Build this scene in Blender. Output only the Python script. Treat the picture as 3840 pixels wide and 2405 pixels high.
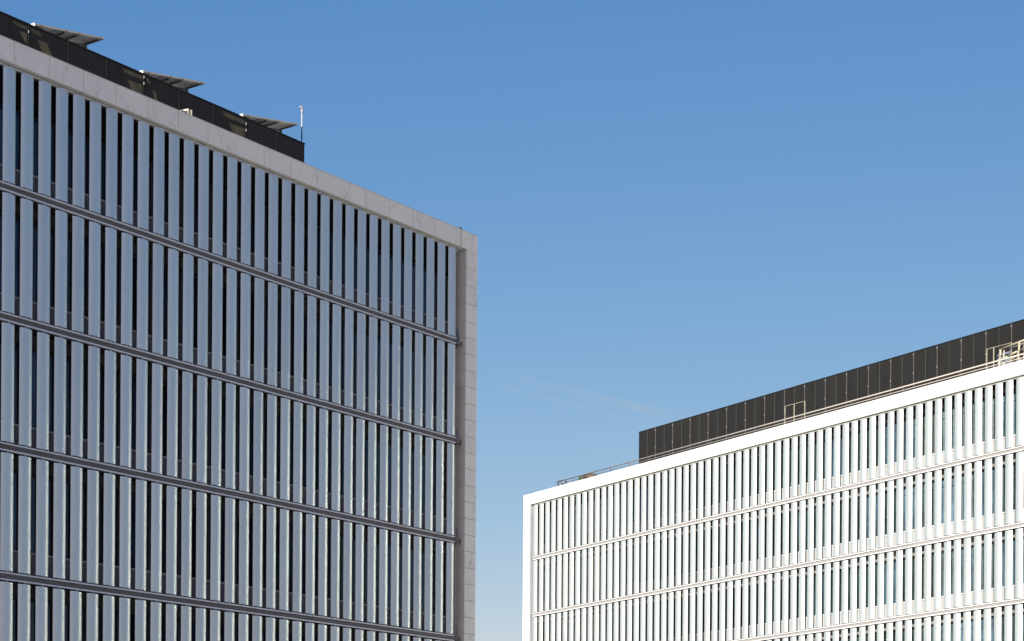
import bpy, bmesh, math, random
from mathutils import Matrix, Vector
R = math.radians
random.seed(7)
for o in list(bpy.data.objects): bpy.data.objects.remove(o)
scene = bpy.context.scene
COL = scene.collection

# ------------------------------------------------------------------ camera, sky, sun, exposure
EYE = 1.6
cam_d = bpy.data.cameras.new('camera'); cam = bpy.data.objects.new('camera', cam_d); COL.objects.link(cam)
cam_d.sensor_fit = 'HORIZONTAL'; cam_d.sensor_width = 36.0
cam_d.lens = 7290 / 3840 * 36.0
cam_d.shift_y = (3217.3 - 1202.5) / 3840          # rising-front (shift) lens, camera level
cam_d.clip_start = 0.5; cam_d.clip_end = 60000
cam.matrix_world = Matrix.Translation((0, 0, EYE)) @ Matrix.Rotation(R(90), 4, 'X') @ Matrix.Rotation(0.00639, 4, 'Z')
scene.camera = cam

SUN_EL = R(15)
SUN_H = Vector((-0.218, -0.976, 0)).normalized()
SUN_DIR = Vector((SUN_H.x * math.cos(SUN_EL), SUN_H.y * math.cos(SUN_EL), math.sin(SUN_EL)))   # towards the sun
world = bpy.data.worlds.new('World'); scene.world = world; world.use_nodes = True
wn = world.node_tree; wn.nodes.clear()
sky = wn.nodes.new('ShaderNodeTexSky'); sky.sky_type = 'NISHITA'; sky.sun_disc = False
sky.sun_rotation = math.atan2(SUN_H.x, SUN_H.y)
sky.sun_elevation = SUN_EL
sky.altitude = 0; sky.air_density = 1.0; sky.dust_density = 0.8; sky.ozone_density = 1.0
EV = 1.1
# colour response of the picture applied to the whole sky: one power curve per channel
sep = wn.nodes.new('ShaderNodeSeparateColor'); com = wn.nodes.new('ShaderNodeCombineColor')
wn.links.new(sky.outputs[0], sep.inputs[0])
for i, (pw, cf) in enumerate(((1.50, .0484), (.965, .1035), (.485, .288))):
    p_ = wn.nodes.new('ShaderNodeMath'); p_.operation = 'POWER'; p_.inputs[1].default_value = pw
    m_ = wn.nodes.new('ShaderNodeMath'); m_.operation = 'MULTIPLY'; m_.inputs[1].default_value = cf * 10 / 2 ** EV
    n_ = wn.nodes.new('ShaderNodeMath'); n_.operation = 'MINIMUM'; n_.inputs[1].default_value = 2.6 * 10 / 2 ** EV
    wn.links.new(sep.outputs[i], p_.inputs[0]); wn.links.new(p_.outputs[0], m_.inputs[0]); wn.links.new(m_.outputs[0], n_.inputs[0])
    wn.links.new(n_.outputs[0], com.inputs[i])
bg = wn.nodes.new('ShaderNodeBackground'); bg.inputs['Strength'].default_value = 0.10
wo = wn.nodes.new('ShaderNodeOutputWorld')
wn.links.new(com.outputs[0], bg.inputs[0]); wn.links.new(bg.outputs[0], wo.inputs[0])

sd = bpy.data.lights.new('sun', 'SUN'); sd.energy = 5.0; sd.angle = R(0.5); sd.color = (1.0, 0.955, 0.89)
so = bpy.data.objects.new('sun', sd); COL.objects.link(so)
so.rotation_euler = SUN_DIR.to_track_quat('Z', 'Y').to_euler(); so.location = (-30, -60, 90)

scene.render.engine = 'CYCLES'
scene.view_settings.view_transform = 'Standard'; scene.view_settings.look = 'None'
scene.view_settings.exposure = EV; scene.view_settings.gamma = 1.0
scene.view_settings.use_curve_mapping = False
scene.cycles.max_bounces = 8; scene.cycles.diffuse_bounces = 4; scene.cycles.glossy_bounces = 4

# ------------------------------------------------------------------ materials
def mat(name, col, rough=0.6, metal=0.0, noise=0.0, nscale=3.0, vary=0.0, stretch=(1, 1, 1), bump=0.0, spec=0.5, detail=6, tint=None, streak=0.0):
    m = bpy.data.materials.new(name); m.use_nodes = True
    nt = m.node_tree; b = nt.nodes['Principled BSDF']
    b.inputs['Roughness'].default_value = rough; b.inputs['Metallic'].default_value = metal
    b.inputs['Specular IOR Level'].default_value = spec
    N = nt.nodes.new; Lk = nt.links.new
    rgb = N('ShaderNodeRGB'); rgb.outputs[0].default_value = (*col, 1)
    cur = rgb.outputs[0]
    geo = N('ShaderNodeNewGeometry'); mp = N('ShaderNodeMapping'); mp.inputs['Scale'].default_value = stretch
    Lk(geo.outputs['Position'], mp.inputs['Vector'])
    def mul(sock, val):
        v = N('ShaderNodeMix'); v.data_type = 'RGBA'; v.blend_type = 'MULTIPLY'; v.inputs['Factor'].default_value = 1
        Lk(sock, v.inputs['A']); Lk(val, v.inputs['B']); return v.outputs['Result']
    if noise or bump:
        nz = N('ShaderNodeTexNoise'); nz.inputs['Scale'].default_value = nscale; nz.inputs['Detail'].default_value = detail
        Lk(mp.outputs[0], nz.inputs['Vector'])
    if noise:
        r = N('ShaderNodeMapRange'); r.inputs['From Min'].default_value = .25; r.inputs['From Max'].default_value = .75
        r.inputs['To Min'].default_value = 1 - noise; r.inputs['To Max'].default_value = 1 + noise * .4
        Lk(nz.outputs['Fac'], r.inputs[0]); cur = mul(cur, r.outputs[0])
    if vary:
        oi = N('ShaderNodeObjectInfo'); r2 = N('ShaderNodeMapRange')
        r2.inputs['To Min'].default_value = 1 - vary; r2.inputs['To Max'].default_value = 1 + vary * .5
        Lk(oi.outputs['Random'], r2.inputs[0]); cur = mul(cur, r2.outputs[0])
    if bump:
        bp = N('ShaderNodeBump'); bp.inputs['Strength'].default_value = bump; bp.inputs['Distance'].default_value = .02
        Lk(nz.outputs['Fac'], bp.inputs['Height']); Lk(bp.outputs[0], b.inputs['Normal'])
    Lk(cur, b.inputs['Base Color'])
    m['_cur'] = 0
    return m

def veined_stone(name, col):
    """pale marble-like cladding: cloudy grey, thin dark diagonal veins in places"""
    m = mat(name, col, rough=0.55, noise=.07, nscale=1.3, vary=.04, bump=.03)
    nt = m.node_tree; N = nt.nodes.new; Lk = nt.links.new; b = nt.nodes['Principled BSDF']
    cur = b.inputs['Base Color'].links[0].from_socket
    geo = N('ShaderNodeNewGeometry')
    oi = N('ShaderNodeObjectInfo'); ad = N('ShaderNodeVectorMath'); ad.operation = 'ADD'
    sc = N('ShaderNodeVectorMath'); sc.operation = 'SCALE'; sc.inputs['Scale'].default_value = 37
    Lk(oi.outputs['Random'], sc.inputs[0]); Lk(geo.outputs['Position'], ad.inputs[0]); Lk(sc.outputs[0], ad.inputs[1])
    mp = N('ShaderNodeMapping'); mp.inputs['Rotation'].default_value = (R(38), R(25), 0); mp.inputs['Scale'].default_value = (1.0, 2.4, .45)
    Lk(ad.outputs[0], mp.inputs[0])
    nz = N('ShaderNodeTexNoise'); nz.inputs['Scale'].default_value = 1.1; nz.inputs['Detail'].default_value = 7; nz.inputs['Roughness'].default_value = .62
    Lk(mp.outputs[0], nz.inputs['Vector'])
    a = N('ShaderNodeMath'); a.operation = 'SUBTRACT'; a.inputs[1].default_value = .5; Lk(nz.outputs['Fac'], a.inputs[0])
    ab = N('ShaderNodeMath'); ab.operation = 'ABSOLUTE'; Lk(a.outputs[0], ab.inputs[0])
    r = N('ShaderNodeMapRange'); r.inputs['From Min'].default_value = 0; r.inputs['From Max'].default_value = .012
    r.inputs['To Min'].default_value = 1; r.inputs['To Max'].default_value = 0; Lk(ab.outputs[0], r.inputs[0])
    gate = N('ShaderNodeTexNoise'); gate.inputs['Scale'].default_value = 1.3; gate.inputs['Detail'].default_value = 2
    Lk(ad.outputs[0], gate.inputs['Vector'])
    gr = N('ShaderNodeMapRange'); gr.inputs['From Min'].default_value = .47; gr.inputs['From Max'].default_value = .60; Lk(gate.outputs['Fac'], gr.inputs[0])
    mm = N('ShaderNodeMath'); mm.operation = 'MULTIPLY'; Lk(r.outputs[0], mm.inputs[0]); Lk(gr.outputs[0], mm.inputs[1])
    k = N('ShaderNodeMath'); k.operation = 'MULTIPLY'; k.inputs[1].default_value = .5; Lk(mm.outputs[0], k.inputs[0])
    mx = N('ShaderNodeMix'); mx.data_type = 'RGBA'; Lk(k.outputs[0], mx.inputs['Factor']); Lk(cur, mx.inputs['A']); mx.inputs['B'].default_value = (.10, .095, .09, 1)
    Lk(mx.outputs['Result'], b.inputs['Base Color'])
    return m

M = dict(
    stone=veined_stone('pale_stone', (.775, .76, .655)),
    seam_shade=mat('seam_shade_black', (.010, .010, .011), .8, spec=.1),
    core=mat('joint_mortar', (.10, .095, .09), .9),
    coping=mat('coping_metal', (.58, .57, .55), .45, vary=.03),
    slat=mat('slat_paint', (.67, .705, .65), .37, metal=.62, noise=.05, nscale=.8, vary=.05, stretch=(1, 1, .25)),
    rail=mat('rail_aluminium', (.66, .66, .64), .45, metal=.1, noise=.06, nscale=2),
    reveal_l=mat('shaded_reveal_stone', (.50, .53, .56), .6, noise=.12, nscale=1.5, vary=.06),  # reveal stone copy, brighter in colour to offset the left block's shade
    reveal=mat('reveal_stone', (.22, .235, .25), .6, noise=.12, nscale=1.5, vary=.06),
    beam_r=mat('lit_beam_cladding', (.262, .252, .232), .5, noise=.07, nscale=1.4, vary=.05, stretch=(.6, .6, 2)),
    beam=mat('shaded_beam_cladding', (.115, .105, .095), .5, noise=.12, nscale=1.4, vary=.08, stretch=(.6, .6, 2)),  # same beams as on the right block, shade put into the colour
    spandrel_r=mat('lit_spandrel_panel', (.35, .35, .345), .55, noise=.05, nscale=.8, vary=.03),
    head_r=mat('lit_head_panel', (.20, .195, .188), .6, noise=.1, nscale=2, vary=.05),
    spandrel=mat('spandrel_panel', (.20, .205, .215), .55, noise=.08, nscale=.8, vary=.04),  # left block's copy of the spandrels, darkened in colour for shade
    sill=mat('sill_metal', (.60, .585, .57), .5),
    head=mat('head_panel', (.045, .038, .030), .6, noise=.1, nscale=2, vary=.05),  # left block's head colour, darkened to imitate the shade of the deep recess
    frame=mat('window_frame', (.045, .045, .05), .45),
    dark=mat('dark_cavity', (.03, .03, .03), .9),
    concrete=mat('roof_concrete', (.55, .53, .49), .85, noise=.2, nscale=1.2),
    screen_l=mat('screen_metal_black', (.0055, .0055, .006), .7, spec=.15, noise=.15, nscale=1.5, vary=.12, stretch=(1, 1, .2)),
    screen_r=mat('screen_metal_grey', (.0132, .0128, .0118), .7, spec=.2, noise=.22, nscale=1.1, vary=.10, stretch=(1.5, 1.5, .3)),
    trim=mat('joint_trim', (.09, .086, .072), .5, noise=.3, nscale=6),
    clip=mat('clip_metal', (.20, .20, .20), .4),
    railing=mat('railing_paint', (.38, .345, .30), .45, noise=.08, nscale=3),
    galv=mat('galvanised_steel', (.06, .06, .065), .5, metal=.2),
    pv_back=mat('panel_backsheet', (.62, .54, .42), .6, noise=.08, nscale=2),
    pv_cell=mat('solar_cells', (.015, .02, .05), .15),
    pv_frame=mat('panel_frame', (.22, .21, .19), .35, metal=.3),
    rafter=mat('rafter_steel', (.05, .045, .04), .6),
    post=mat('post_steel', (.10, .10, .11), .5),
    white=mat('white_paint', (.80, .80, .78), .4),
    navy=mat('navy_paint_and_shade', (.010, .016, .035), .8, spec=.2),
    cream=mat('cream_paint', (.34, .30, .21), .45, noise=.12, nscale=6),
    louvre=mat('louvre_metal', (.25, .29, .35), .3, metal=.4),
    rust=mat('rusty_steel', (.30, .15, .08), .8, noise=.4, nscale=9),
    bluebox=mat('blue_grey_cover', (.12, .17, .27), .5, noise=.2, nscale=4),
    green=mat('green_cover', (.035, .055, .012), .6, noise=.3, nscale=5),
    brown=mat('brown_cover', (.075, .04, .022), .6, noise=.3, nscale=5),
    tan=mat('perforated_backing', (.085, .072, .042), .7, noise=.55, nscale=2.2),
    ground=mat('paving', (.42, .40, .38), .9, noise=.2, nscale=.3),
    block=mat('neighbour_render', (.6, .57, .53), .85, noise=.15, nscale=.4),
    mast=mat('mast_grey', (.27, .27, .27), .5),
    hatch=mat('hatch_paint', (.26, .24, .18), .5),
    cable=mat('steel_cable', (.35, .34, .32), .4, metal=.4),
    bird=mat('dark_feathers', (.02, .02, .025), .7),
)

def glass(name, base, ior, rough=.03, zmap=True):
    """coated glazing with something dim behind it: each pane a little different"""
    m = mat(name, base, rough, spec=.5, vary=.0)
    nt = m.node_tree; N = nt.nodes.new; Lk = nt.links.new; b = nt.nodes['Principled BSDF']
    b.inputs['IOR'].default_value = ior
    oi = N('ShaderNodeObjectInfo'); cr = N('ShaderNodeValToRGB')
    cr.color_ramp.interpolation = 'LINEAR'
    e = cr.color_ramp.elements
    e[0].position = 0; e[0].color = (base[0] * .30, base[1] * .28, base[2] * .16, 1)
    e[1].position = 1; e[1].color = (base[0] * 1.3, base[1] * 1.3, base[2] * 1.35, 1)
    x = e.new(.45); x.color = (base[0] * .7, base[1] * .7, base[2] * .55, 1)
    Lk(oi.outputs['Random'], cr.inputs[0])
    geo = N('ShaderNodeNewGeometry'); nz = N('ShaderNodeTexNoise'); nz.inputs['Scale'].default_value = .7; nz.inputs['Detail'].default_value = 3
    Lk(geo.outputs['Position'], nz.inputs['Vector'])
    r = N('ShaderNodeMapRange'); r.inputs['From Min'].default_value = .35; r.inputs['From Max'].default_value = .65; r.inputs['To Min'].default_value = .45; r.inputs['To Max'].default_value = 1.25
    Lk(nz.outputs['Fac'], r.inputs[0])
    mx = N('ShaderNodeMix'); mx.data_type = 'RGBA'; mx.blend_type = 'MULTIPLY'; mx.inputs['Factor'].default_value = 1
    Lk(cr.outputs[0], mx.inputs['A']); Lk(r.outputs[0], mx.inputs['B']); Lk(mx.outputs['Result'], b.inputs['Base Color'])
    bp = N('ShaderNodeBump'); bp.inputs['Strength'].default_value = .02; bp.inputs['Distance'].default_value = .05
    Lk(nz.outputs['Fac'], bp.inputs['Height']); Lk(bp.outputs[0], b.inputs['Normal'])
    return m
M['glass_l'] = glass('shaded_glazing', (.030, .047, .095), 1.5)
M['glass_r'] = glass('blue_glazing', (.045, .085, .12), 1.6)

# ------------------------------------------------------------------ mesh helpers
class MB:
    def __init__(s): s.v = []; s.f = []; s.m = []
    def add(s, vs, fs, mi=0):
        o = len(s.v); s.v += [tuple(v) for v in vs]; s.f += [tuple(i + o for i in f) for f in fs]; s.m += [mi] * len(fs); return s
    def box(s, x0, x1, y0, y1, z0, z1, k=0, mi=0):
        """box with z rising by k per unit x"""
        vs = [(x, y, z + k * x) for z in (z0, z1) for y in (y0, y1) for x in (x0, x1)]
        return s.add(vs, [(0, 2, 3, 1), (4, 5, 7, 6), (0, 1, 5, 4), (2, 6, 7, 3), (0, 4, 6, 2), (1, 3, 7, 5)], mi)
    def prism(s, pts, z0, z1, k=0, mi=0):
        n = len(pts)
        vs = [(x, y, z0 + k * x) for x, y in pts] + [(x, y, z1 + k * x) for x, y in pts]
        fs = [tuple(range(n - 1, -1, -1)), tuple(range(n, 2 * n))] + [(i, (i + 1) % n, n + (i + 1) % n, n + i) for i in range(n)]
        return s.add(vs, fs, mi)
    def tube(s, p0, p1, r, n=8, mi=0):
        a = Vector(p0); b = Vector(p1); d = (b - a).normalized()
        u = d.orthogonal().normalized(); w = d.cross(u)
        vs = []
        for c in (a, b):
            for i in range(n):
                t = 2 * math.pi * i / n; vs.append(c + (u * math.cos(t) + w * math.sin(t)) * r)
        fs = [tuple(range(n - 1, -1, -1)), tuple(range(n, 2 * n))] + [(i, (i + 1) % n, n + (i + 1) % n, n + i) for i in range(n)]
        return s.add(vs, fs, mi)
    def path(s, pts, r, n=8, mi=0):
        for a, b in zip(pts, pts[1:]): s.tube(a, b, r, n, mi)
        return s
    def mesh(s, name, mats, smooth=False):
        me = bpy.data.meshes.new(name); me.from_pydata(s.v, [], s.f)
        for m in (mats if isinstance(mats, (list, tuple)) else [mats]): me.materials.append(m)
        me.polygons.foreach_set('material_index', s.m)
        if smooth: me.shade_smooth()
        me.update()
        bm = bmesh.new(); bm.from_mesh(me); bmesh.ops.recalc_face_normals(bm, faces=bm.faces); bm.to_mesh(me); bm.free()
        return me
def obj(name, me, parent=None, loc=(0, 0, 0)):
    o = bpy.data.objects.new(name, me); COL.objects.link(o); o.location = loc
    if parent is not None: o.parent = parent
    return o
def empty(name, label, cat, loc=(0, 0, 0), rz=0, group=None):
    o = bpy.data.objects.new(name, None); COL.objects.link(o); o.location = loc; o.rotation_euler = (0, 0, rz)
    o.empty_display_size = .5; o['label'] = label; o['category'] = cat
    if group: o['group'] = group
    return o
def tag(o, label, cat, group=None):
    o['label'] = label; o['category'] = cat
    if group: o['group'] = group
    return o

K = 0.0112247                                      # courses rise very slightly along each facade
LEFT = dict(loc=(-15.74011, 59.69164), rz=R(54.26534))
RIGHT = dict(loc=(1.3143876, 137.0390163), rz=R(-54.51118))

# ------------------------------------------------------------------ setting
g = obj('ground', MB().add([(-3000, -3000, 0), (3000, -3000, 0), (3000, 3000, 0), (-3000, 3000, 0)], [(0, 1, 2, 3)]).mesh('ground', M['ground']))
g['kind'] = 'structure'

# ------------------------------------------------------------------ an office block: local x along the facade, y away from the street, z up
def office(B, label, p, mats, glassm, n0, n1, rows, inn, out, end, pb, top, b, head, head0, sillh, joint0, colj, notch):
    """inn/out: near or far pier edges at the seen end; end: s of the other pier; b: upper edge of the top strip of each floor beam"""
    root = empty('office_building', label, 'building', (*B['loc'], 0), B['rz'])
    Z = lambda h: h + EYE
    s_lo, s_hi = min(inn, end), max(inn, end)      # clear opening
    seen_hi = inn > end                            # seen pier is at the high-s end
    pierw = abs(out - inn)
    o_lo, o_hi = s_lo - pierw, s_hi + pierw
    ybk = .80                                      # wall plane behind the slats
    # cladding of the top edge: slabs two slats wide
    gap = .016
    w = 2 * p
    edges = []
    s = joint0
    while s > o_lo: s -= w
    edges = [o_lo]
    s += w
    while s < o_hi - .05:
        if s > o_lo + .3: edges.append(s)
        s += w
    if seen_hi:
        edges = [e for e in edges if e < inn - .9] + [notch, o_hi]
    else:
        edges = [o_lo, notch] + [e for e in edges if e > inn + .9] + [o_hi]
    edges = sorted(set(edges))
    cache = {}
    for a, c in zip(edges, edges[1:]):
        wd = round(c - a, 3)
        if wd not in cache:
            cache[wd] = MB().box(gap / 2, wd - gap / 2, -.10, .36, pb, top, K).mesh('parapet_slab', M['stone'])
        obj('parapet_slab', cache[wd], root, (a, 0, EYE + K * a))
    obj('parapet_core', MB().box(o_lo + .02, o_hi - .02, -.082, .34, pb + .03, top - .03, K).mesh('parapet_core', M['core']), root, (0, 0, EYE))
    obj('coping', MB().box(o_lo - .01, o_hi + .01, -.115, .40, top + .002, top + .022, K).mesh('coping', M['coping']), root, (0, 0, EYE))
    # piers of stacked slabs
    for (x0, x1) in ((s_hi, o_hi), (o_lo, s_lo)):
        xm = x0
        top_h = [pb + K * 0] + colj
        hs = [pb] + [h for h in colj]
        step = .6665
        while hs[-1] > -EYE + step: hs.append(hs[-1] - step)
        pc = {}
        for ha, hb in zip(hs, hs[1:]):
            hh = round(ha - hb, 3)
            if hh not in pc:
                pc[hh] = MB().box(0, x1 - x0, -.10, .96, gap - hh, 0, K).mesh('pier_slab', M['stone'])
            obj('pier_slab', pc[hh], root, (x0, 0, Z(ha) + K * x0 - gap * .3))
            hi_side = x0 >= s_hi - .01
            key = ('r', hh, hi_side)
            if key not in pc:
                xa, xb = (-.014, -.002) if hi_side else (x1 - x0 + .002, x1 - x0 + .014)
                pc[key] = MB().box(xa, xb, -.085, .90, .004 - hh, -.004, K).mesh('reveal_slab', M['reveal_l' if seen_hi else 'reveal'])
            obj('reveal_slab', pc[key], root, (x0, 0, Z(ha) + K * x0 - gap * .3))
        obj('pier_core', MB().box(.018, x1 - x0 - .018, -.082, .94, -EYE, pb, K).mesh('pier_core', M['core']), root, (x0, 0, EYE + K * x0))
    # soffit behind the parapet
    obj('soffit', MB().box(s_lo, s_hi, .37, 1.0, pb + .03, pb + .10, K).mesh('soffit', M['head']), root, (0, 0, EYE))
    # slats
    def slat_mesh(z0, z1):
        wd, n = .700 * p, 10
        fr = []; bk = []
        for i in range(n + 1):
            t = i / n; x = wd * t
            fr.append((x, .05 - .070 * (1 - (2 * t - 1) ** 2)))
        for i in range(n + 1):
            t = 1 - i / n
            bk.append((wd * t, .062 + .03 * (1 - (2 * t - 1) ** 2)))
        mb = MB(); mb.prism(fr + bk, z0, z1)
        cx = wd / 2
        mb.box(cx - .012, cx + .012, .02, .045, z0 - .05, z0 + .002)
        mb.box(cx - .012, cx + .012, .02, .045, z1 - .002, z1 + .06)
        me = mb.mesh('slat', M['slat'])
        for f in me.polygons:
            f.use_smooth = abs(f.normal.z) < .5 and len(f.vertices) == 4
        me.set_sharp_from_angle(angle=R(35)) if hasattr(me, 'set_sharp_from_angle') else None
        return me
    RT, RB = .045, .247                            # strip height; strip top to lower strip bottom
    tops = [pb - .065 - .065] + [h - RB - .055 for h in b[:rows - 1]]
    bots = [h + .045 for h in b[:rows]]
    slm = {}
    for r_ in range(rows):
        hgt = round(tops[r_] - bots[r_], 2)
        if hgt not in slm: slm[hgt] = slat_mesh(0, hgt)
        for i in range(n0, n1 + 1):
            s = i * p
            o = obj('slat', slm[hgt], root, (s, random.uniform(-.003, .003), Z(bots[r_]) + K * s))
            o.rotation_euler = (0, 0, R(random.uniform(-.7, .7)))
    # strips and beams
    strip_lo = s_lo + (.26 if not seen_hi else .3); strip_hi = s_hi - (.53 if seen_hi else .3)
    def strip(h):                                  # h = upper edge
        return MB().box(strip_lo, strip_hi, -.005 if h < pb - .2 else .085, .10 if h < pb - .2 else .15, h - RT, h, K)
    obj('slat_rail', strip(pb - .035).mesh('slat_rail', M['rail']), root, (0, 0, EYE))
    for h in b[:rows]:
        obj('slat_rail', strip(h).mesh('slat_rail', M['rail']), root, (0, 0, EYE))
        obj('slat_rail', strip(h - RB + RT).mesh('slat_rail', M['rail']), root, (0, 0, EYE))
        bh0, bh1 = h - RB + RT + .010, h - RT - .008
        L = 8 * p; a = s_lo + .02
        first = True
        bm_c = {}
        # joints fall at fixed places; start from the seen end
        js = []
        x = 2.56 * p - .0
        x = x % L
        x = x - L * math.ceil((x - s_lo) / L)
        while x < s_hi:
            x += L
            if s_lo + .4 < x < s_hi - .4: js.append(x)
        lo = s_lo + (.06 if seen_hi else .13); hi = s_hi - .055
        xs = [lo] + js + [hi]
        for a, c in zip(xs, xs[1:]):
            wd = round(c - a, 3)
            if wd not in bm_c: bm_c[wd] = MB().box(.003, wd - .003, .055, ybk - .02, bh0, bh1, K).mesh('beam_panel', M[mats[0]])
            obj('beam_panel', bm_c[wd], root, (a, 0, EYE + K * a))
        obj('beam_core', MB().box(s_lo, s_hi, .09, ybk + .02, bh0 + .02, bh1 - .02, K).mesh('beam_core', M['dark']), root, (0, 0, EYE))
        if seen_hi:                                # short upright fin at the end of each beam
            obj('end_fin', MB().box(22.95, 23.14, .10, .16, h - .02, h + .40, K).mesh('end_fin', M['post']), root, (0, 0, EYE))
    # wall plane: spandrels, sills, heads, windows in modules two slats wide
    m0 = math.floor((s_lo) / w); mods = []
    x = (math.ceil(s_lo / w)) * w
    xs = [s_lo] + [x + i * w for i in range(0, int((s_hi - x) / w) + 1)] + [s_hi]
    xs = [xs[0]] + [v for v in xs[1:-1] if v - s_lo > .25 and s_hi - v > .25] + [xs[-1]]
    heads = [pb] + [h - RB for h in b[:rows - 1]]
    sp_c = {}; wd_c = {}
    for r_ in range(rows):
        hd = heads[r_] - (head0 if r_ == 0 else head)
        sl = b[r_] + sillh
        obj('sill', MB().box(s_lo, s_hi, ybk - .05, ybk + .2, sl - .058, sl, K).mesh('sill', M['sill']), root, (0, 0, EYE))
        for a, c in zip(xs, xs[1:]):
            wd = round(c - a, 3)
            key = ('s', wd)
            if key not in sp_c: sp_c[key] = MB().box(.004, wd - .004, ybk, ybk + .1, -sillh - .12, -.065, K).mesh('spandrel_panel', M[mats[1]])
            obj('spandrel_panel', sp_c[key], root, (a, 0, Z(sl) + K * a))
            hh = round(heads[r_] - hd, 3); key = ('h', wd, hh)
            if key not in sp_c: sp_c[key] = MB().box(.004, wd - .004, .60, ybk + .1, 0, hh - .01, K).mesh('head_panel', M[mats[2] if r_ else 'seam_shade'])  # top-row heads coloured nearly black in place of the parapet's deep shadow
            obj('head_panel', sp_c[key], root, (a, 0, Z(hd) + K * a))
            gh = round(hd - sl, 3); key = (wd, gh)
            if key not in wd_c:
                fm = MB()
                t = .035
                fm.box(0, t, ybk + .06, ybk + .16, 0, gh, K).box(wd - t, wd, ybk + .06, ybk + .16, 0, gh, K)
                fm.box(t, wd - t, ybk + .06, ybk + .16, 0, t, K).box(t, wd - t, ybk + .06, ybk + .16, gh - t, gh, K)
                if not seen_hi: fm.box(t, wd - t, ybk + .08, ybk + .15, gh - .47, gh - .44, K)
                pm = MB().box(t * .5, wd - t * .5, ybk + .115, ybk + .125, t * .5, gh - t * .5, K)
                wd_c[key] = (fm.mesh('window', M['frame']), pm.mesh('pane', glassm))
            wob = obj('window', wd_c[key][0], root, (a, 0, Z(sl) + K * a))
            obj('pane', wd_c[key][1], wob)
    # body behind
    obj('rear_wall', MB().box(o_lo + .03, o_hi - .03, ybk + .16, 20, -EYE, pb - .02, K).mesh('rear_wall', M['concrete']), root, (0, 0, EYE))
    low = b[rows - 1] - RB
    obj('lower_wall', MB().box(s_lo, s_hi, .12, ybk + .1, -EYE, low, K).mesh('lower_wall', M['stone']), root, (0, 0, EYE))
    return root

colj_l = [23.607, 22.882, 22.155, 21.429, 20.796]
left = office(LEFT, 'tall grey office block in shade on the left, pale vertical slats between floor beams coloured darker for the shade',
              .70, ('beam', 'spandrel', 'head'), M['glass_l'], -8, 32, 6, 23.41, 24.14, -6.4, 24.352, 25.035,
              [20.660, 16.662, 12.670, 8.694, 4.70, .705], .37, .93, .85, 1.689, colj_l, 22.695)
colj_r = [24.21, 23.48, 22.75, 22.02, 21.37]
right = office(RIGHT, 'sunlit white office block on the right, white vertical slats and beige floor beams',
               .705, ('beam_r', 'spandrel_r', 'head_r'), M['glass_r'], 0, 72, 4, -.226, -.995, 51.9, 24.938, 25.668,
               [21.235, 17.236, 13.255, 9.27], .36, .50, .895, 1.30, colj_r, .42)

def facade_obj(B, name, label, cat, group=None):
    return empty(name, label, cat, (*B['loc'], 0), B['rz'], group)
def place(B, s, r, h):
    c, sn = math.cos(B['rz']), math.sin(B['rz'])
    return (B['loc'][0] + s * c - r * sn, B['loc'][1] + s * sn + r * c, h + EYE + K * s)

# ------------------------------------------------------------------ plant screen on the left roof
def roof_screen(B, label, joints, r, h0, h1, m, mtrim, clips, doors=(), tw=.016):
    a0 = joints[0]
    root = empty('roof_screen', label, 'screen', place(B, a0, r, 0), B['rz'])
    Zr = 0
    pc = {}
    for a, c in zip(joints, joints[1:]):
        for j in range(2):                         # each bay is two sheets with a fine joint between
            x0 = a + (c - a) * j / 2; x1 = a + (c - a) * (j + 1) / 2
            wd = round(x1 - x0, 3)
            if wd not in pc: pc[wd] = MB().box(.012 if j == 0 else .006, wd - (.006 if j == 0 else .012), 0, .04, h0, h1, K).mesh('screen_panel', m)
            obj('screen_panel', pc[wd], root, (x0 - a0, random.uniform(0, .006), K * (x0 - a0)))
    L = joints[-1] - a0
    obj('screen_frame', MB().box(.03, L - .03, .07, .12, h0, h1 - .04, K).mesh('screen_frame', M['dark']), root)
    obj('top_rail', MB().box(-.01, L + .01, -.02, .14, h1 + .002, h1 + .05, K).mesh('top_rail', M['screen_l']), root)
    tm = MB().box(-tw, tw, -.022, .03, h0, h1, 0).mesh('joint_strip', mtrim)
    tf = MB().box(-.004, .004, -.004, .03, h0, h1, 0).mesh('joint_strip', mtrim)
    cm = MB().box(-.014, .016, -.05, -.024, -.045, .045).mesh('clip', M['clip'])
    for i, a in enumerate(joints[:-1]):
        if i: obj('joint_strip', tm, root, (a - a0, 0, K * (a - a0)))
        obj('joint_strip', tf, root, ((a + joints[i + 1]) / 2 - a0, 0, K * (a - a0)))
    for s, h in clips: obj('clip', cm, root, (s - a0, 0, h + K * (s - a0)))
    return root, a0

JL = [-5.5, -3.72, -1.95, -.17, 1.60, 3.38, 5.15, 6.92, 8.72, 10.49, 12.30, 14.09, 15.87, 17.65, 19.29]
clips = [(5.12, 28.20), (5.12, 27.45), (6.92, 26.9), (8.72, 26.75), (10.49, 28.35), (10.49, 28.12), (10.49, 27.42), (12.3, 26.8), (14.09, 26.8), (15.87, 28.0), (15.87, 27.2), (15.87, 28.25)]
scrL, a0 = roof_screen(LEFT, 'black metal plant screen on the roof of the shaded left office block', JL, 5.0, 24.3, 28.45, M['screen_l'], M['seam_shade'], clips)
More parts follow.
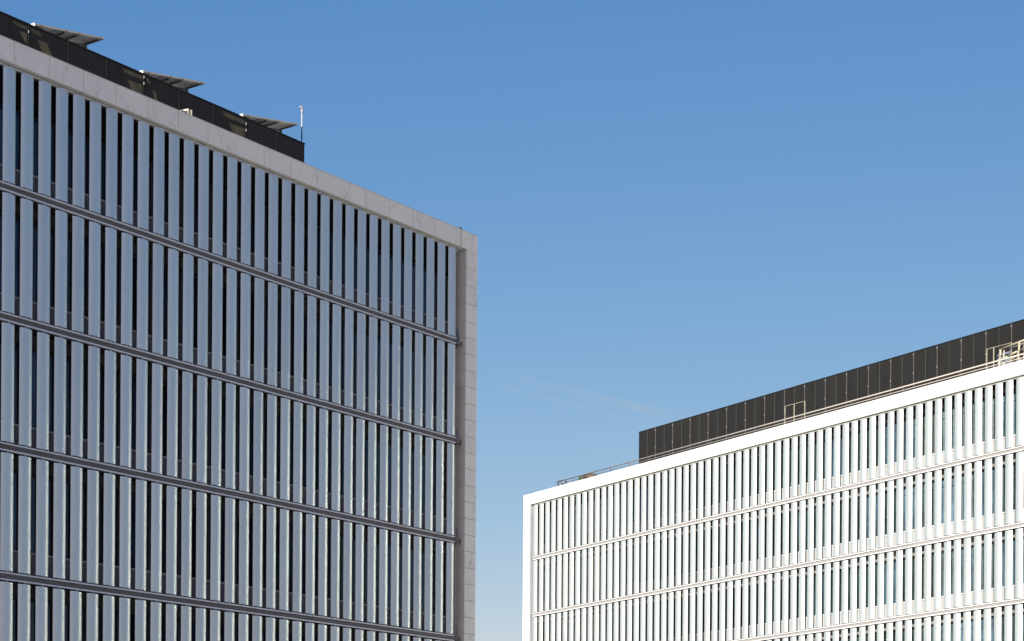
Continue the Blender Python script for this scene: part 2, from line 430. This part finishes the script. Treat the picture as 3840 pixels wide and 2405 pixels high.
# fine perforations in a few slanting fields: open lattice over a pale backing
def perforated(poly, lab=None):
    """poly: four (s,h) corners, left-top, right-top, right-bottom, left-bottom"""
    def at(u, v):
        (a, b, c, d) = poly
        x = (1 - v) * ((1 - u) * a[0] + u * b[0]) + v * ((1 - u) * d[0] + u * c[0])
        z = (1 - v) * ((1 - u) * a[1] + u * b[1]) + v * ((1 - u) * d[1] + u * c[1])
        return x - a0, z
    wd = math.hypot(poly[1][0] - poly[0][0], poly[1][1] - poly[0][1]); ht = math.hypot(poly[3][0] - poly[0][0], poly[3][1] - poly[0][1])
    nu, nv = max(3, int(wd / .045)), max(3, int(ht / .04))
    mb = MB()
    for i in range(nu):
        for j in range(nv):
            u0, u1 = (i + .2) / nu, (i + .8) / nu; v0, v1 = (j + .22) / nv, (j + .78) / nv
            c = [at(u0, v0), at(u1, v0), at(u1, v1), at(u0, v1)]
            mb.add([(x, -.006, z + K * x) for x, z in c], [(0, 1, 2, 3)])
    o = obj('perforated_field', mb.mesh('perforated_field', M['tan']), scrL); o['kind'] = 'stuff'
for poly in (
    ((4.45, 28.36), (5.08, 28.36), (5.08, 28.26), (4.60, 28.24)),
    ((4.74, 28.12), (5.08, 28.13), (5.08, 27.80), (5.00, 27.80)),
    ((5.22, 28.36), (5.62, 28.38), (5.74, 28.24), (5.36, 28.22)),
    ((5.52, 28.08), (5.95, 28.10), (6.25, 27.65), (5.80, 27.66)),
    ((5.45, 27.62), (5.72, 27.62), (5.80, 27.5), (5.45, 27.5)),
    ((6.03, 27.52), (6.38, 27.56), (6.6, 27.2), (6.2, 27.2)),
    ((9.40, 28.36), (10.42, 28.37), (10.42, 28.24), (9.60, 28.22)),
    ((9.70, 28.02), (10.42, 28.06), (10.42, 27.62), (10.0, 27.60)),
    ((10.1, 27.48), (10.42, 27.50), (10.42, 27.0), (10.3, 27.0)),
    ((10.6, 28.36), (10.75, 28.36), (10.86, 28.22), (10.72, 28.22)),
    ((10.92, 28.02), (11.08, 28.02), (11.32, 27.52), (11.18, 27.52)),
    ((10.8, 27.4), (10.86, 27.4), (10.98, 27.0), (10.8, 27.0)),
    ((11.35, 27.45), (11.50, 27.45), (11.75, 27.0), (11.55, 27.0)),
    ((14.55, 28.36), (15.8, 28.37), (15.8, 28.22), (14.75, 28.2)),
    ((14.95, 28.02), (15.8, 28.06), (15.8, 27.6), (15.25, 27.58)),
    ((15.4, 27.46), (15.8, 27.48), (15.8, 27.0), (15.6, 27.0)),
): perforated(poly)

# solar tables
def solar_table(s, label):
    root = empty('solar_canopy', label, 'solar panel', place(LEFT, s, 5.1, 28.655), LEFT['rz'], 'solar canopies above the black roof screen')
    tl, dp, th = 3.26, 1.46, .07
    tilt = math.atan2(.585 + K * 3.26, 3.25)
    ct, st = math.cos(tilt), math.sin(tilt)
    def tr(mb): mb.v = [(x * ct - z * st, y, x * st + z * ct) for x, y, z in mb.v]; return mb
    n = 3; w = tl / n
    for i in range(n):
        mb = MB().box(i * w + .012, (i + 1) * w - .012, .012, dp - .012, -.030, -.004, mi=0)
        fr = MB()
        x0, x1 = i * w + .004, (i + 1) * w - .004
        f = obj('solar_module', tr(MB().box(x0, x1, 0, .012, -.06, 0).box(x0, x1, dp - .012, dp, -.06, 0).box(x0, x0 + .008, .012, dp - .012, -.06, 0).box(x1 - .008, x1, .012, dp - .012, -.06, 0)).mesh('solar_module', M['pv_frame']), root)
        obj('backsheet', tr(MB().box(x0 + .008, x1 - .008, .012, dp - .012, -.032, -.022)).mesh('backsheet', M['pv_back']), f)
        obj('cells', tr(MB().box(x0 + .008, x1 - .008, .012, dp - .012, -.020, -.004)).mesh('cells', M['pv_cell']), f)
    obj('end_cap', tr(MB().box(-.03, -.004, -.01, dp + .01, -.10, .004)).mesh('end_cap', M['white']), root)
    for x in (.28, 1.42, 2.02, 3.02):
        obj('rafter', tr(MB().box(x - .035, x + .035, .03, dp - .02, -.12, -.062)).mesh('rafter', M['rafter']), root)
        obj('bolt', tr(MB().box(x - .05, x + .05, -.012, .03, -.105, -.03)).mesh('bolt', M['rafter']), root)
    obj('purlin', tr(MB().box(.1, 3.02, dp * .5 - .03, dp * .5 + .03, -.18, -.122)).mesh('purlin', M['post']), root)
    obj('purlin', tr(MB().box(.1, 2.5, dp * .9 - .03, dp * .9 + .03, -.165, -.122)).mesh('purlin', M['post']), root)
    px = 2.95
    obj('post', MB().box(px - .045, px + .045, dp * .5 - .045, dp * .5 + .045, -3.9, px * st - .17).mesh('post', M['post']), root)
    obj('post', MB().box(.5 - .045, .5 + .045, dp * .5 - .045, dp * .5 + .045, -3.9, .5 * st - .17).mesh('post', M['post']), root)
    return root
solar_table(5.494, 'solar canopy nearest the left edge, first of the three above the black screen')
solar_table(10.565, 'middle one of the three solar canopies above the black screen')
solar_table(15.82, 'solar canopy beside the thin white mast, last of the three')

# mast
ms = empty('rooftop_mast', 'thin white mast, lower half coloured dark as shadow, at the end of the black screen', 'mast', place(LEFT, 19.61, 5.45, 24.4), LEFT['rz'])
obj('lower_tube', MB().tube((0, 0, 0), (0, 0, 4.95), .026).mesh('lower_tube', M['navy']), ms)  # dark colour stands in for a shadow falling across the lower mast
obj('upper_tube', MB().tube((0, 0, 4.95), (0, 0, 5.60), .026).mesh('upper_tube', M['mast']), ms)
obj('collar', MB().tube((0, 0, 5.52), (0, 0, 5.66), .05).mesh('collar', M['clip']), ms)
obj('sensor_head', MB().tube((-.10, 0, 5.70), (.10, 0, 5.70), .022).tube((0, 0, 5.64), (0, 0, 5.80), .022).tube((-.10, 0, 5.68), (-.10, 0, 5.76), .03).mesh('sensor_head', M['clip']), ms)

# small cream frame
cf = empty('roof_hatch_frame', 'small cream hatch frame sticking up behind the left parapet', 'frame', place(LEFT, 8.72, 1.0, 24.2), LEFT['rz'])
obj('upright', MB().box(.10, .16, 0, .05, 0, 1.62).mesh('upright', M['hatch']), cf)
obj('upright', MB().box(.26, .30, 0, .05, 0, 1.63).mesh('upright', M['hatch']), cf)
obj('top_bar', MB().add([(-.22, .5, 1.50), (-.22, .55, 1.50), (.10, .05, 1.62), (.10, 0, 1.62), (-.22, .5, 1.44), (-.22, .55, 1.44), (.10, .05, 1.56), (.10, 0, 1.56)],
    [(0, 1, 2, 3), (7, 6, 5, 4), (0, 3, 7, 4), (1, 5, 6, 2), (0, 4, 5, 1), (3, 2, 6, 7)]).mesh('top_bar', M['hatch']), cf)
obj('grille', MB().box(-.20, .10, .02, .04, 0, 1.50).mesh('grille', M['trim']), cf)

# cable down the end bay of the left building
cb = MB(); 
def lp(s, r, h): return Vector(place(LEFT, s, r, h))
cb.path([lp(23.0, -.13, 25.06), lp(23.0, -.13, 24.30), lp(22.99, -.13, 20.62), lp(23.05, -.03, 20.50), lp(23.04, -.03, 20.30), lp(22.9, .03, 20.1), lp(22.93, .03, 16.75), lp(23.05, .0, 16.5), lp(22.93, .03, 16.2), lp(22.93, .03, 12.75), lp(23.08, .0, 12.5), lp(22.95, .03, 12.2), lp(22.97, .03, 8.8), lp(23.12, 0, 8.5), lp(23.0, .03, 8.2), lp(23.0, .03, 3)], .013, 6)
tag(obj('steel_cable', cb.mesh('steel_cable', M['cable'])), 'thin steel cable hanging down beside the last slats of the left block', 'cable')
obj('anchor', MB().tube(lp(23.0, -.13, 25.07), lp(23.0, -.05, 25.12), .035).mesh('anchor', M['clip']), bpy.data.objects['steel_cable'])

# ------------------------------------------------------------------ right roof
JR = [6.84 + 1.805 * i for i in range(0, 26)]
clr = []
rr = random.Random(3)
for i, a in enumerate(JR[1:-1]):
    clr += [(a, 29.08), (a, 27.95 + rr.uniform(-.08, .08))]
    if rr.random() < .5: clr.append((a, 26.5))
clr = [c for c in clr if not (21.0 < c[0] < 21.5)]
scrR, ar = roof_screen(RIGHT, 'dark grey panelled plant screen on the roof of the sunlit right office block', JR, 4.0, 24.6, 29.23, M['screen_r'], M['trim'], clr)
def door(x0, xm, x1, h, open_=None):
    d = obj('screen_door', MB().box(x0 - .02, x0 + .03, -.05, -.024, 24.6, h, 0).box(xm - .03, xm + .03, -.05, -.024, 24.6, h, 0).box(x1 - .03, x1 + .02, -.05, -.024, 24.6, h, 0)
        .box(x0, x1, -.048, -.026, h - .03, h, 0).mesh('screen_door', M['hatch']), scrR, (0, 0, 0))
    return d
for (x0, xm, x1) in ((21.36, 22.19, 23.14), (37.6, 38.1, 39.35)):
    dd = door(x0 - ar, xm - ar, x1 - ar, 28.20 + K * (x0 - ar))
    obj('handle', MB().box(x0 - ar + .05, x0 - ar + .09, -.09, -.05, 27.55, 27.85).mesh('handle', M['post']), dd)
# louvre bank beside the second door
for i in range(9):
    z = 26.35 + i * .20
    obj('louvre_blade', MB().add([(38.45 - ar, -.16, z), (39.3 - ar, -.16, z), (39.3 - ar, -.06, z + .13), (38.45 - ar, -.06, z + .13), (38.45 - ar, -.15, z - .02), (39.3 - ar, -.15, z - .02), (39.3 - ar, -.05, z + .11), (38.45 - ar, -.05, z + .11)],
        [(0, 1, 2, 3), (7, 6, 5, 4), (0, 3, 7, 4), (1, 5, 6, 2), (0, 4, 5, 1), (3, 2, 6, 7)]).mesh('louvre_blade', M['louvre']), scrR)

# guard rail
gx = 1.96
gr = empty('guard_rail', 'beige two-bar guard rail along the parapet of the right block', 'railing', place(RIGHT, gx, .6, 24.9), RIGHT['rz'])
Lr = 48
def bar(z, r): return MB().tube((0, 0, z), (Lr, 0, z + K * Lr), r, 10)
obj('top_bar', bar(1.33, .038).tube((0, 0, 1.33), (.75, 1.2, 1.335), .026, 8).mesh('top_bar', M['railing'], True), gr)
obj('lower_bar', bar(1.14, .020).tube((0, 0, 1.14), (.75, 1.2, 1.145), .016, 8).mesh('lower_bar', M['railing'], True), gr)
pm = MB().tube((0, 0, -.4), (0, 0, 1.31), .020, 8).mesh('post', M['galv'])
for i in range(24):
    x = .04 + 1.96 + i * 2.035
    if x < Lr: obj('post', pm, gr, (x, .0, K * x))
obj('post', pm, gr, (.75, 1.2, 0))

# ladder hoops
ld = empty('access_ladder', 'dark steel ladder hoops curving over the parapet at the end of the guard rail', 'ladder', place(RIGHT, 2.35, .35, 24.9), RIGHT['rz'])
for y in (0, .45):
    pts = [(.05, y, .3), (.12, y, .95), (.22, y, 1.22), (.36, y, 1.30), (.52, y, 1.25), (.60, y, 1.0), (.64, y, .3)]
    obj('stile', MB().path(pts, .032, 6).mesh('stile', M['navy']), ld)
for z in (.45, .75, 1.02): obj('rung', MB().tube((.08, 0, z), (.1, .45, z), .018, 6).mesh('rung', M['navy']), ld)
obj('brace', MB().tube((.6, 0, 1.05), (1.25, .3, .95), .02, 6).tube((.3, 0, 1.28), (.75, .2, .8), .015, 6).mesh('brace', M['post']), ld)

# two covered drums
def drum(s, r, rad, m, name, label):
    mb = MB(); n = 20
    prof = [(1.0, 0), (1.0, .84), (.95, .91), (.82, .96), (.5, .99), (.0, 1.0)]
    H = 1.53
    rings = []
    for pr, z in prof:
        rings.append([(rad * pr * math.cos(2 * math.pi * i / n), rad * pr * math.sin(2 * math.pi * i / n), H * z) for i in range(n)])
    vs = [v for rg in rings for v in rg]; fs = []
    for k_ in range(len(rings) - 1):
        for i in range(n): fs.append((k_ * n + i, k_ * n + (i + 1) % n, (k_ + 1) * n + (i + 1) % n, (k_ + 1) * n + i))
    mb.add(vs, fs)
    root = empty('roof_cowl', label, 'roof vent', place(RIGHT, s, r, 24.92), RIGHT['rz'], 'domed covers behind the guard rail')
    obj('cover', mb.mesh('cover', m, True), root)
    obj('hoop', MB().path([(rad * 1.01 * math.cos(t), rad * 1.01 * math.sin(t), .9) for t in [2 * math.pi * i / 16 for i in range(17)]], .018, 5).mesh('hoop', M['railing']), root)
drum(3.95, 1.6, .50, M['green'], 'roof_cowl', 'green domed roof cover behind the guard rail, left of the brown one')
drum(4.72, 1.5, .56, M['brown'], 'roof_cowl', 'brown domed roof cover behind the guard rail, right of the green one')

# window-cleaning cradle
cr = empty('cleaning_cradle', 'cream tubular window-cleaning cradle parked on the right roof at the picture edge', 'cradle', place(RIGHT, 40.3, 1.8, 24.95), RIGHT['rz'])
def cbar(name, pts, r=.05, m='cream'): obj(name, MB().path(pts, r, 7).mesh(name, M[m], True), cr)
cbar('top_bar', [(.12, 0, 2.28), (2.6, 0, 2.50)], .06)
cbar('top_bar', [(.35, .5, 2.35), (2.9, .5, 2.55)], .05)
cbar('leg', [(.13, 0, 2.28), (.10, 0, 1.85), (0, 0, 1.15), (0, 0, .7)], .06)
cbar('leg', [(.28, .1, 2.2), (.26, .1, .7)], .045)
cbar('leg', [(1.42, 0, 2.38), (1.36, 0, 1.75), (1.34, 0, .7)], .055)
cbar('leg', [(1.50, .3, 2.3), (1.5, .3, .7)], .05)
cbar('handrail', [(.3, 0, 1.62), (.62, 0, 1.80), (1.25, 0, 1.92), (1.33, 0, 1.86), (1.30, 0, 1.2)], .055)
cbar('handrail', [(.3, .2, 1.55), (1.2, .2, 1.78)], .035)
cbar('handrail', [(1.5, 0, 1.95), (2.6, 0, 2.15)], .055)
cbar('strut', [(.2, .05, 1.4), (.3, .1, 1.9)], .03)
obj('cover', MB().box(.15, .95, .15, .75, .95, 1.45).mesh('cover', M['bluebox']), cr)
obj('base', MB().box(-.05, 2.6, -.05, .8, .45, .95).mesh('base', M['rust']), cr)
obj('bracket', MB().box(1.38, 1.52, -.04, .06, 1.38, 1.5).box(.02, .14, -.05, .05, 1.7, 1.78).mesh('bracket', M['clip']), cr)

# bird
bd = MB().add([(-.10, 0, 0), (.12, 0, .02), (.0, .05, 0), (0, -.05, 0), (-.02, 0, .16), (.05, 0, .12), (-.05, 0, .12)], [(0, 2, 4), (0, 4, 3), (2, 1, 4), (1, 3, 4), (0, 3, 1, 2)])
tag(obj('perched_bird', bd.mesh('perched_bird', M['bird']), None, place(RIGHT, -.26, .05, 25.695)), 'tiny dark bird perched on the corner of the white parapet', 'bird')

# ------------------------------------------------------------------ contrail high behind the right building
def contrail():
    m = bpy.data.materials.new('ice_cloud'); m.use_nodes = True; nt = m.node_tree; nt.nodes.clear()
    N = nt.nodes.new; Lk = nt.links.new
    out = N('ShaderNodeOutputMaterial'); mix = N('ShaderNodeMixShader'); tr = N('ShaderNodeBsdfTransparent'); df = N('ShaderNodeBsdfTranslucent'); df2 = N('ShaderNodeBsdfDiffuse')
    ad = N('ShaderNodeMixShader'); ad.inputs[0].default_value = .5; df.inputs[0].default_value = (.70, .90, .97, 1); df2.inputs[0].default_value = (.70, .90, .97, 1)
    Lk(df.outputs[0], ad.inputs[1]); Lk(df2.outputs[0], ad.inputs[2])
    tc = N('ShaderNodeTexCoord'); sp = N('ShaderNodeSeparateXYZ'); Lk(tc.outputs['UV'], sp.inputs[0])
    # soft across, thinner at the ends
    def bell(sock):
        a = N('ShaderNodeMath'); a.operation = 'MULTIPLY_ADD'; a.inputs[1].default_value = 2; a.inputs[2].default_value = -1; Lk(sock, a.inputs[0])
        b = N('ShaderNodeMath'); b.operation = 'POWER'; b.inputs[1].default_value = 2; Lk(a.outputs[0], b.inputs[0])
        c = N('ShaderNodeMath'); c.operation = 'SUBTRACT'; c.inputs[0].default_value = 1; c.use_clamp = True; Lk(b.outputs[0], c.inputs[1])
        d = N('ShaderNodeMath'); d.operation = 'POWER'; d.inputs[1].default_value = 2; Lk(c.outputs[0], d.inputs[0]); return d.outputs[0]
    v = bell(sp.outputs['Y']); u = bell(sp.outputs['X'])
    nz = N('ShaderNodeTexNoise'); nz.inputs['Scale'].default_value = .0012; nz.inputs['Detail'].default_value = 6
    geo = N('ShaderNodeNewGeometry'); Lk(geo.outputs['Position'], nz.inputs['Vector'])
    r = N('ShaderNodeMapRange'); r.inputs['From Min'].default_value = .3; r.inputs['From Max'].default_value = .7; r.inputs['To Min'].default_value = .35; Lk(nz.outputs['Fac'], r.inputs[0])
    p1 = N('ShaderNodeMath'); p1.operation = 'MULTIPLY'; Lk(v, p1.inputs[0]); Lk(u, p1.inputs[1])
    p2 = N('ShaderNodeMath'); p2.operation = 'MULTIPLY'; Lk(p1.outputs[0], p2.inputs[0]); Lk(r.outputs[0], p2.inputs[1])
    p3 = N('ShaderNodeMath'); p3.operation = 'MULTIPLY'; p3.inputs[1].default_value = .5; Lk(p2.outputs[0], p3.inputs[0])
    Lk(p3.outputs[0], mix.inputs[0]); Lk(tr.outputs[0], mix.inputs[1]); Lk(ad.outputs[0], mix.inputs[2]); Lk(mix.outputs[0], out.inputs[0])
    def ribbon(pa, pb_, wa, wb):
        # pa/pb: azimuth (deg, right of north), elevation (deg) of the ends, at the height of airliners
        def P(az, el):
            Hh = 9000; d = Hh / math.tan(R(el)); return Vector((d * math.sin(R(az)), d * math.cos(R(az)), Hh))
        A, Bp = P(*pa), P(*pb_); n = 24
        side = (Bp - A).cross(Vector((0, 0, 1))).normalized()
        vs = []; fs = []; uv = []
        for i in range(n + 1):
            t = i / n; c = A.lerp(Bp, t) + side * 260 * math.sin(t * 3.1) ; wdt = wa + (wb - wa) * t
            for sgn in (-1, 1): vs.append(c + side * sgn * wdt / 2)
        for i in range(n): fs.append((2 * i, 2 * i + 1, 2 * i + 3, 2 * i + 2))
        me = bpy.data.meshes.new('contrail'); me.from_pydata(vs, [], fs); me.materials.append(m)
        ul = me.uv_layers.new(name='uv')
        for f in me.polygons:
            for li in f.loop_indices:
                vi = me.loops[li].vertex_index; ul.data[li].uv = ((vi // 2) / n, vi % 2)
        return obj('contrail', me)
    return ribbon
rb = contrail()
def azel(x, y): return (math.degrees(math.atan2((x - 1920) / 7290, 1)), math.degrees(math.atan2((3217 - y) / 7290, math.hypot(1, (x - 1920) / 7290))))
c1 = rb(azel(1600, 1395), azel(2680, 1665), 330, 620); tag(c1, 'faint lower streak of the old contrail, narrower and brighter', 'contrail', 'old contrail streaks')
c2 = rb(azel(1660, 1360), azel(2800, 1650), 650, 1000); tag(c2, 'very faint upper streak of the old contrail, broad and soft', 'contrail', 'old contrail streaks')


# ------------------------------------------------------------------ neighbouring block behind the photographer whose shade covers the left block
c_, s_ = math.cos(LEFT['rz']), math.sin(LEFT['rz'])
T = 80.0
def nb(s, t): return (LEFT['loc'][0] + s * c_ + SUN_H.x * t, LEFT['loc'][1] + s * s_ + SUN_H.y * t)
htop = 25.75 + T * math.tan(SUN_EL) + EYE
fp = [nb(-18, T), nb(25.1, T), nb(25.1, T + 22), nb(-18, T + 22)]
ox, oy = fp[0]
nbk = empty('neighbour_block', 'plain rendered block standing behind the viewpoint, shading the left office block', 'building', (ox, oy, 0))
obj('wall', MB().prism([(x - ox, y - oy) for x, y in fp], 0, htop - .01).mesh('wall', M['block']), nbk)
w2 = bpy.data.objects.new('window_band', None)
for i in range(14):
    z = 3 + i * 3.4
    a = Vector((fp[0][0] - ox, fp[0][1] - oy, 0)); b = Vector((fp[1][0] - ox, fp[1][1] - oy, 0)); d = (b - a); nrm = Vector((-d.y, d.x, 0)).normalized()
    q = [a + d * .03 + nrm * .02, b - d * .03 + nrm * .02]
    obj('window_band', MB().add([(q[0].x, q[0].y, z), (q[1].x, q[1].y, z), (q[1].x, q[1].y, z + 1.6), (q[0].x, q[0].y, z + 1.6)], [(0, 1, 2, 3)]).mesh('window_band', M['glass_l']), nbk)
bpy.data.objects.remove(w2)
